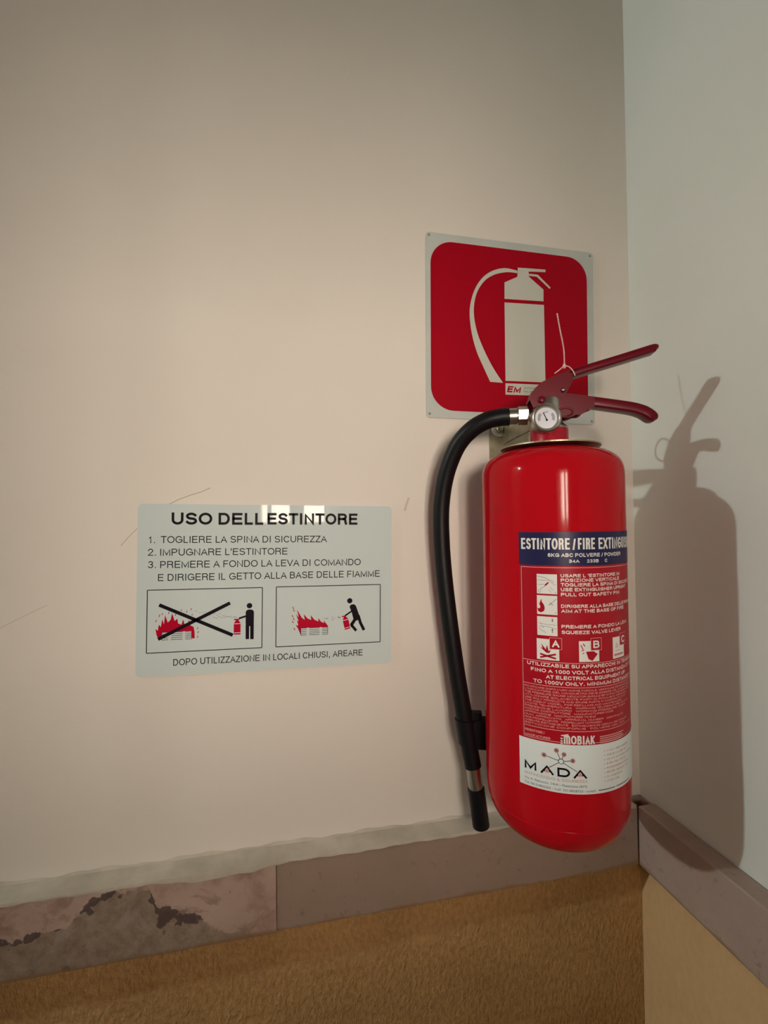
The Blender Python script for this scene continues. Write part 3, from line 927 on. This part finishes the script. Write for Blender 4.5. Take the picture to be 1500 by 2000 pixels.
# pictogram squares on the label
sq = lambda a0, a1, z0, z1: [(a0 * DEG, z0), (a1 * DEG, z0), (a1 * DEG, z1), (a0 * DEG, z1)]
p1 = mesh('pictogram', *wrap([sq(-42.0, -27.8, -72.7, -53.5)], D2), 'label_white', label)
p2 = mesh('pictogram', *wrap([sq(-42.1, -27.9, -92.8, -74.3)], D2), 'label_white', label)
p3 = mesh('pictogram', *wrap([sq(-42.2, -28.1, -113.2, -94.8)], D2), 'label_white', label)
u = lambda a: a * DEG
P2 = lambda a, z, b, y, w: stroke(u(a), z, u(b), y, w)
mesh('pin_drawing', *wrap([P2(-41.5, -55.5, -36, -57, .5), P2(-36, -57, -30, -61, .5), P2(-41.5, -59.5, -34, -59.5, .4), P2(-34, -59.5, -29, -64, .4), P2(-39.6, -68.2, -35.5, -64.5, .5), P2(-41.3, -64, -37, -63.4, .4), P2(-33, -66, -30.5, -69, .4), P2(-34, -68, -32, -71, .35), P2(-29.1, -70.3, -28.9, -71.6, .8)] + [stroke(u(-40.2) + 1.3 * math.cos(k * PI / 6), -70 + 1.3 * math.sin(k * PI / 6), u(-40.2) + 1.3 * math.cos((k + 1) * PI / 6), -70 + 1.3 * math.sin((k + 1) * PI / 6), .4) for k in range(12)], D3), 'spray', p1)
mesh('pin_mark', *wrap([P2(-36.3, -64.6, -33.8, -61.5, 1.5)], D3), 'label_red', p1)
flm = [(-41.2, -79), (-40.4, -83), (-39.6, -79.8), (-38.6, -77.4), (-38.8, -80.4), (-37.2, -83.2), (-36.6, -86.4), (-37.2, -89.4), (-39.4, -91.0), (-41.3, -89.8), (-41.9, -86.8), (-40.4, -87.2), (-39.6, -85.4)]
mesh('flame_drawing', *wrap([[(u(a), z) for a, z in flm]], D3), 'label_red', p2)
mesh('nozzle_drawing', *wrap([P2(-33.4, -83.4, -28.4, -77.0, .5), P2(-32.8, -81.0, -31.0, -83.4, .8), P2(-33.8, -83.4, -32.4, -82.0, .8), P2(-29.2, -90.0, -28.9, -91.4, .8)], D3), 'spray', p2)
mesh('lever_drawing', *wrap([P2(-41.2, -101, -36.5, -102.2, .4), P2(-36.5, -102.2, -29, -102.6, .4), P2(-41.0, -104.6, -35, -104.2, .4), P2(-35, -104.2, -28.8, -106.4, .4), P2(-40.6, -106, -38, -110, .4), P2(-38, -108, -36, -111, .4), P2(-40, -101, -37.5, -106, .4)], D3), 'spray', p3)
mesh('arrow_drawing', *wrap([P2(-31.5, -96.2, -31.5, -98.0, .7), [(u(-32.2), -98), (u(-30.8), -98), (u(-31.5), -99.8)], P2(-31.6, -110.2, -31.6, -107.6, .7), [(u(-32.3), -107.8), (u(-30.9), -107.8), (u(-31.6), -105.6)]], D3), 'ink_faded', p3)
for (a0, a1, z0, z1, b0, b1, y0, y1, ch) in ((-42.8, -27.2, -136.7, -116.5, -33.7, -25.4, -125.8, -114.9, 'A'), (-13.4, 2.0, -137.2, -117.3, -4.6, 3.9, -126.3, -114.7, 'B'), (15.0, 30.0, -137.0, -116.2, 23.4, 32.4, -125.2, -113.6, 'C')):
    pp = mesh('fire_class_square', *wrap([sq(a0, a1, z0, z1)], D2), 'label_white', label)
    mesh('class_tab', *wrap([sq(b0, b1, y0, y1)], D3), 'label_red', pp)
    mesh('class_tab_frame', *wrap(frame_polys(b0 * DEG, b1 * DEG, y0, y1, 0.4), 0.0007), 'label_pink', pp)
    mesh('class_letter', *ltext(ch, (b0 + b1) / 2 - 2.5, (b0 + b1) / 2 + 2.5, y0 + 2.0, 7.2, 0.03, 0.0008), 'label_white', pp)
    if ch == 'A':
        dr = [P2(-40.5, -134.6, -29.5, -130.6, 1.7), P2(-40.5, -131.2, -29.5, -134.8, 1.7), [(u(-36), -129.8), (u(-40.5), -124.5), (u(-38.6), -125.4), (u(-39.6), -121), (u(-36.4), -126.6), (u(-35.5), -122), (u(-34.6), -128), (u(-33), -126.8), (u(-34), -129.8)]]
    elif ch == 'B':
        dr = [[(u(-8.4), -127.4), (u(-2.6), -127.2), (u(0.6), -130.0), (u(-3.6), -136.4), (u(-6.6), -134.6)], P2(-12.2, -121.0, -10.6, -125.0, .8), P2(-10.4, -119.6, -9.2, -122.4, .9), P2(-11.8, -126.6, -9.8, -125.6, .7), P2(-11.0, -129.5, -9.8, -128.4, .7)]
    else:
        dr = [P2(16.2, -133.4, 27.6, -133.4, 2.0), P2(17.6, -129.6, 23, -129.2, .5), P2(17.8, -126, 19.4, -122.2, .5), P2(19.4, -122.2, 21.2, -125.8, .5), P2(17.8, -126, 21.2, -125.8, .5)]
    mesh('class_drawing', *wrap(dr, 0.0007), 'ink_rose' if ch == 'C' else 'label_red', pp)

# service sticker
stk = mesh('service_sticker', *patch(-57.5 * DEG, 57 * DEG, -262.6, -216.2, D3, 60), 'sticker', ext, True, label='white service company sticker')
E1, E2 = 0.0008, 0.0009
mesh('company_name', *join(ltext('M', -53.4, -44.6, -246.2, 8.6, 0.034, E1), ltext('A', -41.6, -32.6, -246.8, 8.6, 0.034, E1), ltext('D', -30.0, -21.4, -247.2, 8.6, 0.034, E1), ltext('A', -19.0, -9.6, -247.6, 8.6, 0.034, E1)), 'ink', stk)
nodes = [(-39.0, -228.8, 2.3), (-30.4, -222.5, 2.3), (-25.3, -225.6, 2.2), (-19.4, -231.0, 2.2)]
hub = (-27.4, -232.5)
ln = [P2(hub[0], hub[1], a, z, 0.55) for a, z, r in nodes] + [P2(hub[0], hub[1], -36.4, -240.6, 0.55), P2(hub[0], hub[1], -16.4, -241.2, 0.55)]
mesh('network_lines', *wrap(ln + [circle(u(hub[0]), hub[1], 2.7, 20)], E1), 'ink_grey', stk)
mesh('network_hub', *wrap([circle(u(hub[0]), hub[1], 2.1, 20)], E2), 'sticker', stk)
mesh('network_nodes', *wrap([circle(u(a), z, r, 16) for a, z, r in nodes], E2), 'ink_rose', stk)
mesh('network_node_cores', *wrap([circle(u(a), z, r * .55, 12) for a, z, r in nodes], 0.0010), 'ink_faded', stk)
for a_, z_ in ((-37.1, -243.6), (-14.5, -244.2)):
    mesh('letter_dot', *wrap([circle(u(a_), z_, 1.9, 16)], E2), 'label_pink', stk)
    mesh('letter_dot_core', *wrap([circle(u(a_), z_, 0.8, 10)], 0.0010), 'ink_rose', stk)
mesh('company_line', *ltext('ANTINCENDIO & SICUREZZA', -53.6, -9.2, -251.4, 2.4, 0.0, E1), 'ink_rose', stk)
mesh('address_lines', *join(ltext('Via A. Balocchi, 14/A - Fiumicino (RM)', -53.6, -9.6, -256.2, 2.2, 0.005, E1), ltext('Tel. 06.21802362 - Cell. 331.8028720 - e-mail:', -53.6, -3.0, -260.6, 2.2, 0.008, E1), wrap([P2(-1, -259.6, 14, -259.6, .9), P2(15.5, -259.6, 34, -259.6, .9)], E1)), 'ink_faded', stk)
marks = []
for k, e in enumerate([26, 22, 30, 21, 28, 25, 16, 12]):
    z_ = -223.2 - 4.1 * k
    marks.append(P2(4.0, z_, 5.0, z_, 0.9))
    x_ = 6.4
    while x_ < 6.4 + e:
        w_ = random.uniform(0.7, 1.7)
        h_ = random.choice((1.0, 1.4, 1.9))
        marks.append(P2(x_, z_, min(x_ + w_, 6.4 + e), z_, h_))
        x_ += w_ + random.choice((0.35, 0.35, 0.5, 1.3))
mesh('service_list', *wrap(marks, E1), 'ink_pale', stk)

# ------------------------------------------------------------------ wall bracket
br = thing('wall_bracket', (EX + 0.005, 0, ZC + 0.076), 'zinc plated wall bracket holding the extinguisher by its neck', 'bracket')
WB = lambda u_, v, d: (u_, -d, ZC + v)
mesh('back_plate', *prism(round_rect(-0.2215, -0.1650, 0.0700, 0.1330, 0.004), WB, 0.0005, 0.0030), 'zinc', br)
c1 = 0.0535
# opening for the neck: the plate is two halves of a fork round the collar
fork = []
outer = [(EX + c1 * math.cos(math.radians(a)), EY + c1 * math.sin(math.radians(a))) for a in range(108, 433, 6)]
inner = [(EX + 0.0235 * math.cos(math.radians(a)), EY + 0.0235 * math.sin(math.radians(a))) for a in range(108, 433, 6)]
n = len(outer)
PZ0, PZ1 = 0.0796, 0.0810
V = [(p[0], p[1], ZC + z) for z in (PZ0, PZ1) for ring_ in (outer, inner) for p in ring_]
F = []
for i in range(n - 1):
    a, b, c, d = i, i + 1, n + i + 1, n + i
    F += [(a, b, c, d), (2 * n + a, 2 * n + b, 2 * n + c, 2 * n + d), (a, b, 2 * n + b, 2 * n + a), (d, c, 2 * n + c, 2 * n + d)]
F += [(0, n, 3 * n, 2 * n), (n - 1, 2 * n - 1, 4 * n - 1, 3 * n - 1)]
mesh('fork_plate', V, F, 'zinc', br)
mesh('bracket_arm', *join(box(EX - 0.0180, EX + 0.0180, EY + 0.0485, -0.003, ZC + 0.0796, ZC + 0.0810), prism([(-0.0032, 0.1010), (-0.0032, 0.1300), (-0.0300, 0.1280), (-0.0930, 0.1230), (-0.0930, 0.1080), (-0.0300, 0.1040)], lambda u_, v, d: (EX - 0.004 + d, u_, ZC + v), -0.0012, 0.0012)), 'zinc', br)
scr = mesh('washer', *lathe([(0.0104, 0.0030), (0.0104, 0.0046), (0.0096, 0.0052), (0.0052, 0.0052), (0.0050, 0.0040)], lambda a, b, h: (-0.2085 + a, -h, ZC + 0.1215 + b), 32), 'zinc_bright', br, True, auto=35)
mesh('screw', *lathe([(0.0046, 0.0040), (0.0050, 0.0060), (0.0040, 0.0080), (0.0018, 0.0088)], lambda a, b, h: (-0.2085 + a, -h, ZC + 0.1215 + b), 24), 'zinc', br, True)


# ------------------------------------------------------------------ signs
def sign_fn(cx, cz, t):
    c, s = math.cos(t), math.sin(t)
    return lambda u_, v, d: (cx + (u_ * c + v * s) / 1000.0, -d, ZC + cz + (-u_ * s + v * c) / 1000.0)


RF = sign_fn(-0.18444, 0.25672, 0.00996)
rs = thing('extinguisher_sign', RF(0, -123, 0), 'square red sign with white extinguisher pictogram above the fire extinguisher', 'sign')
mesh('plate', *prism(round_rect(-124, 124, -123, 123, 5), RF, 0.0004, 0.0020), 'sign_white', rs)
mesh('red_panel', *flat([round_rect(-117.5, 113.5, -112.8, 112.8, 31, 10)], RF, 0.0023), 'sign_red', rs)
bottle = [(-12.6, 66.2), (6.4, 75.9), (7.3, 88.8), (49.0, 90.5), (49.0, 86.9), (23.3, 84.9), (24.0, 77.8), (45.6, 62.1), (45.5, 45.6), (-12.8, 43.6)]
lower = [(-12.8, 38.7), (46.2, 40.7), (47.4, -67.2), (-12.2, -68.6)]
hz_o = [(6.5, 84.5), (-12.4, 85.9), (-31.2, 79.7), (-46.1, 67.6), (-57.2, 49.0), (-63.2, 24.2), (-61.2, -3.3), (-54.1, -30.4), (-43.2, -53.8), (-34.5, -71.3)]
hz_i = [(6.5, 80.9), (-8.7, 80.7), (-27.5, 75.2), (-42.4, 64.5), (-53.6, 45.9), (-57.4, 21.3), (-52.5, -6.0), (-40.9, -32.9), (-28.5, -54.3), (-15.9, -71.6)]
so = [(p.x, p.z) for p in spline([(a, 0, b) for a, b in hz_o], 4)]
si = [(p.x, p.z) for p in spline([(a, 0, b) for a, b in hz_i], 4)]
hose_q = [[so[i], so[i + 1], si[i + 1], si[i]] for i in range(len(so) - 1)]
lever_p = [(24.1, 82.1), (37.2, 82.1), (56.6, 66.1), (55.0, 64.0), (35.7, 79.0), (24.1, 79.2)]
mesh('pictogram', *flat([bottle, lower, lever_p] + hose_q, RF, 0.0026), 'sign_cream', rs, label='cream extinguisher pictogram')
ms = mesh('maker_strip', *flat([[(-12.3, -71.9), (50, -70.6), (50.6, -86.0), (-12.3, -87.4)]], RF, 0.0026), 'sign_cream', rs)
mesh('maker_lettering', *sans('EM', -10.4, -84.0, 19.5, 8.6, 0.24, RF, 0.0028, shear=0.25), 'ink_red', ms)
mesh('maker_small_print', *join(sans('ANTINCENDIO', 14.6, -77.8, 34, 2.2, 0.2, RF, 0.0028), glyphs('Tel. 06', 13.4, -82.6, 15, 2.2, 0.01, 0, RF, 0.0028)), 'ink_faded', ms)
for a, b in ((-119.5, 119), (119, 118), (119, -118), (-119.5, -118)):
    mesh('screw', *lathe([(1.7, 1.9), (1.7, 2.4), (0.9, 2.7)], lambda p, q, h, a=a, b=b: RF(a + p, b + q, h / 1000.0), 16), 'spray', rs, True)

IF = sign_fn(-0.5085, -0.07808, 0.01535)
ib = thing('instruction_sign', IF(0, -99.2, 0), 'white glossy board with Italian extinguisher instructions and two fire drawings', 'sign')
mesh('plate', *prism(round_rect(-149.4, 149.4, -99.2, 99.2, 5), IF, 0.0004, 0.0022), 'board', ib)
T = 0.0024
mesh('title_text', *join(sans('USO', -113.0, 75.2, 45, 14.2, 0.205, IF, T), sans('DELL', -61.0, 75.2, 51.5, 14.2, 0.205, IF, T), sans('ESTINTORE', -4.6, 75.6, 110, 14.0, 0.205, IF, T)), 'ink', ib)
rows = [('1.', -137.0, 6.4, 53.8), ('TOGLIERE LA SPINA DI SICUREZZA', -124.4, 191.5, 53.8), ('2.', -138.0, 8.6, 39.3), ('IMPUGNARE L\'ESTINTORE', -124.8, 144.2, 39.1), ('3.', -137.8, 8.6, 25.0), ('PREMERE A FONDO LA LEVA DI COMANDO', -124.6, 234.4, 24.8), ('E DIRIGERE IL GETTO ALLA BASE DELLE FIAMME', -126.8, 261.0, 9.9)]
mesh('instruction_text', *join(*[sans(t, x, z, w, 8.1, 0.128, IF, T) for t, x, w, z in rows]), 'ink_grey', ib)
mesh('footer_text', *sans('DOPO UTILIZZAZIONE IN LOCALI CHIUSI, AREARE', -109.2, -88.1, 221.8, 7.6, 0.128, IF, T), 'ink_grey', ib)
mesh('drawing_frame', *flat(frame_polys(-138.0, -9.8, -72.3, -0.3, 1.0), IF, T), 'ink_grey', ib)
mesh('drawing_frame', *flat(frame_polys(6.6, 135.0, -72.3, 0.0, 1.0), IF, T), 'ink_grey', ib)


def crate(x0, x1, y0, y1, skew=0.0):
    k = [stroke(x0, y0 + (y1 - y0) * i / 4, x1, y0 + (y1 - y0) * i / 4, 0.55) for i in range(5)]
    return k + [stroke(x0, y0, x0, y1, .55), stroke(x1, y0, x1, y1, .55)]


def crate_posts(x0, x1, y0, y1):
    out = []
    for c in (0.26, 0.74):
        c = x0 + (x1 - x0) * c
        out.append([(c - 1.5, y0 - .3), (c + 1.5, y0 - .3), (c + 1.5, y1 + .3), (c - 1.5, y1 + .3)])
    return out


def flames(base_l, base_r, tips):
    """Jagged flame outline: tips and the notches between them."""
    out = [base_l]
    for i, (tx, ty) in enumerate(tips):
        out.append((tx, ty))
        if i < len(tips) - 1:
            nx, ny = tips[i + 1]
            out.append(((tx + nx) / 2 + 0.6, min(ty, ny) - 6.5))
    return out + [base_r]


f1 = [(-124.5, -58.5), (-127.6, -52), (-128.8, -45), (-126.2, -47), (-125.2, -40), (-123.0, -43), (-121.6, -34), (-119.8, -40), (-118.6, -29.5), (-115.6, -38), (-112.6, -35), (-111.0, -27.5), (-108.2, -36.5), (-105.2, -34), (-104.4, -39.5), (-100.8, -41), (-98.9, -35), (-97.0, -42), (-94.0, -41), (-92.6, -35.2), (-90.8, -42.5), (-87.4, -44.2), (-86.2, -50), (-86.0, -57.6), (-89.0, -57.6), (-89.6, -48.8), (-121.6, -49.4), (-123.2, -57.8)]
sp1 = [(-128.2, -36, 1.4), (-124.8, -30, 1.5), (-121.6, -28.2, 1.0), (-114.8, -27.0, 1.3), (-107.4, -29.6, 1.2), (-101.2, -24.6, 1.0), (-95.2, -26.4, 1.1), (-90.4, -23.6, 1.2), (-89.2, -30.2, .9), (-83.2, -46.0, 1.2), (-82.4, -50.6, 1.2), (-83.0, -56.0, 1.2)]
fp = mesh('fire_drawing', *flat([f1] + [stroke(x - .3, y - l, x + .4, y + l, .8) for x, y, l in sp1], IF, T), 'ink_red', ib)
cr = mesh('crate_drawing', *flat(crate(-121.8, -89.4, -58.0, -49.2), IF, T + 0.0001), 'ink_grey', ib)
mesh('crate_posts', *flat(crate_posts(-121.8, -89.4, -58.0, -49.2), IF, T + 0.0002), 'board', cr)
mesh('spray_drawing', *flat([stroke(x, y, x + 2.2, y + random.uniform(-.5, .5), .45) for x, y in [(-86 + 3.3 * k + random.uniform(-1, 1), -27 - 0.55 * k + random.uniform(-2.4, 2.4) * (1 - k / 16)) for k in range(15)] for _ in (0,)] + [stroke(x, y, x + 2.4, y - .3, .5) for x, y in [(-66 + 2.9 * k, -34.5 - random.uniform(-1.6, 1.6) * (1 - k / 10)) for k in range(9)]], IF, T), 'spray', ib)
mesh('cross_out', *flat([stroke(-125.0, -17.5, -43.4, -55.8, 4.0), stroke(-46.8, -17.6, -125.8, -56.8, 4.0)], IF, T + 0.0004), 'ink', ib)


def small_ext(cx, cy, ang, h=18.6, w=7.8):
    c, s = math.cos(ang), math.sin(ang)
    rr = lambda pts: [(cx + x * c - y * s, cy + x * s + y * c) for x, y in pts]
    return [rr([(-w / 2, -h / 2), (w / 2, -h / 2), (w / 2, -h / 2 + 1.6), (-w / 2, -h / 2 + 1.6)]), rr([(-w / 2, -h / 2 + 2.4), (w / 2, -h / 2 + 2.4), (w / 2, h / 2 - 6.2), (-w / 2, h / 2 - 6.2)]),
            rr([(-w / 2, h / 2 - 5.4), (w / 2, h / 2 - 5.4), (w / 4, h / 2 - 2.4), (w / 6, h / 2 - 1.6), (w / 3, h / 2 - 1.2), (w / 3, h / 2), (-w / 2, h / 2), (-w / 2, h / 2 - 1.2), (-w / 6, h / 2 - 1.6), (-w / 4, h / 2 - 2.4)])]


mesh('small_extinguisher_drawing', *flat(small_ext(-38.5, -46.0, 0), IF, T), 'ink_red', ib)
man1 = [round_rect(-28.9, -19.4, -46.0, -26.2, 3.6), [(-28.9, -44), (-24.7, -44), (-24.7, -61.3), (-28.7, -61.3)], [(-23.6, -44), (-19.4, -44), (-19.4, -61.6), (-23.4, -61.6)], stroke(-36.6, -36.4, -27.5, -33.6, 2.2)]
mesh('person_drawing', *flat([circle(-24.6, -21.6, 3.2)] + [man1[0]], IF, T), 'ink', ib, label='black standing figure')
mesh('person_limbs', *flat(man1[1:], IF, T + 0.00005), 'ink', ib)
f2 = [(36.0, -59.2), (32.6, -51), (29.8, -46.8), (33.0, -47.8), (31.6, -41.0), (33.4, -42.4), (30.2, -33.6), (33.6, -37.6), (31.2, -28.0), (37.2, -38.2), (40.8, -41.0), (39.6, -34.0), (44.4, -39.6), (48.6, -41.4), (48.0, -35.4), (52.4, -41.2), (57.4, -43.6), (57.2, -39.4), (61.0, -44.4), (64.6, -45.6), (63.6, -42.0), (69.4, -49.8), (69.0, -51.2), (36.6, -51.0)]
sp2 = [(26.6, -26.0), (27.6, -29.2), (26.0, -36.0), (27.4, -39.6), (26.2, -43.0), (28.2, -51.6)]
mesh('fire_drawing', *flat([f2] + [stroke(x + .9, y - 1.3, x - .6, y + 1.3, .9) for x, y in sp2], IF, T), 'ink_red', ib)
cr = mesh('crate_drawing', *flat(crate(36.2, 68.9, -59.5, -51.0), IF, T + 0.0001), 'ink_grey', ib)
mesh('crate_posts', *flat(crate_posts(36.2, 68.9, -59.5, -51.0), IF, T + 0.0002), 'board', cr)
mesh('spray_drawing', *flat([stroke(64, -40.4, 70, -40.0, .6), stroke(67, -42, 68.6, -39.6, .5), stroke(73.4, -39.0, 75.6, -38.4, .6), stroke(73.0, -42.0, 76.0, -42.6, .7), stroke(75.0, -40.6, 78.4, -40.0, .5), stroke(81.0, -39.4, 85.0, -39.8, 1.1), stroke(82.0, -38.2, 84.0, -41.0, .8)], IF, T), 'spray', ib)
mesh('small_extinguisher_drawing', *flat(small_ext(91.7, -46.0, math.radians(13), 17.5, 7.2), IF, T), 'ink_red', ib)
tor = [(95.8, -26.6), (98.0, -24.2), (101.6, -23.8), (104.0, -26.0), (109.4, -41.0), (105.6, -44.4), (101.2, -43.6), (98.6, -33.6)]
mesh('person_drawing', *flat([circle(96.2, -19.4, 3.3), tor], IF, T), 'ink', ib, label='black leaning figure')
mesh('person_limbs', *flat([stroke(90.4, -37.8, 98.6, -32.4, 2.0), stroke(104.2, -41.0, 98.0, -50.0, 4.0), stroke(98.0, -49.2, 104.6, -57.0, 3.4), stroke(107.0, -38.0, 110.0, -48.2, 3.6), stroke(109.8, -47.4, 114.4, -56.6, 3.6)], IF, T + 0.00005), 'ink', ib)

# ------------------------------------------------------------------ corridor lamp out of view, far to the left
LD = 6.0                                     # metres from the extinguisher
lx, ly, lz = EX - LD, EY - 0.155 * LD, ZC + 0.12 + 0.29 * LD
lamp = thing('ceiling_lamp', (lx, ly, Z_CEIL), 'small bare globe lamp under the corridor ceiling', 'lamp')
LF = lambda a, b, h: (lx + a, ly + b, h)
mesh('lamp_base', *lathe([(0.050, Z_CEIL - 0.001), (0.048, Z_CEIL - 0.03), (0.018, Z_CEIL - 0.045), (0.015, lz + 0.064)], LF, 24), 'window_frame', lamp, True, auto=35)
gl = [(0.065 * math.sin(PI * k / 14), lz + 0.065 * math.cos(PI * k / 14)) for k in range(1, 14)]
mesh('lamp_globe', *lathe(gl, LF, 24), 'lamp', lamp, True)
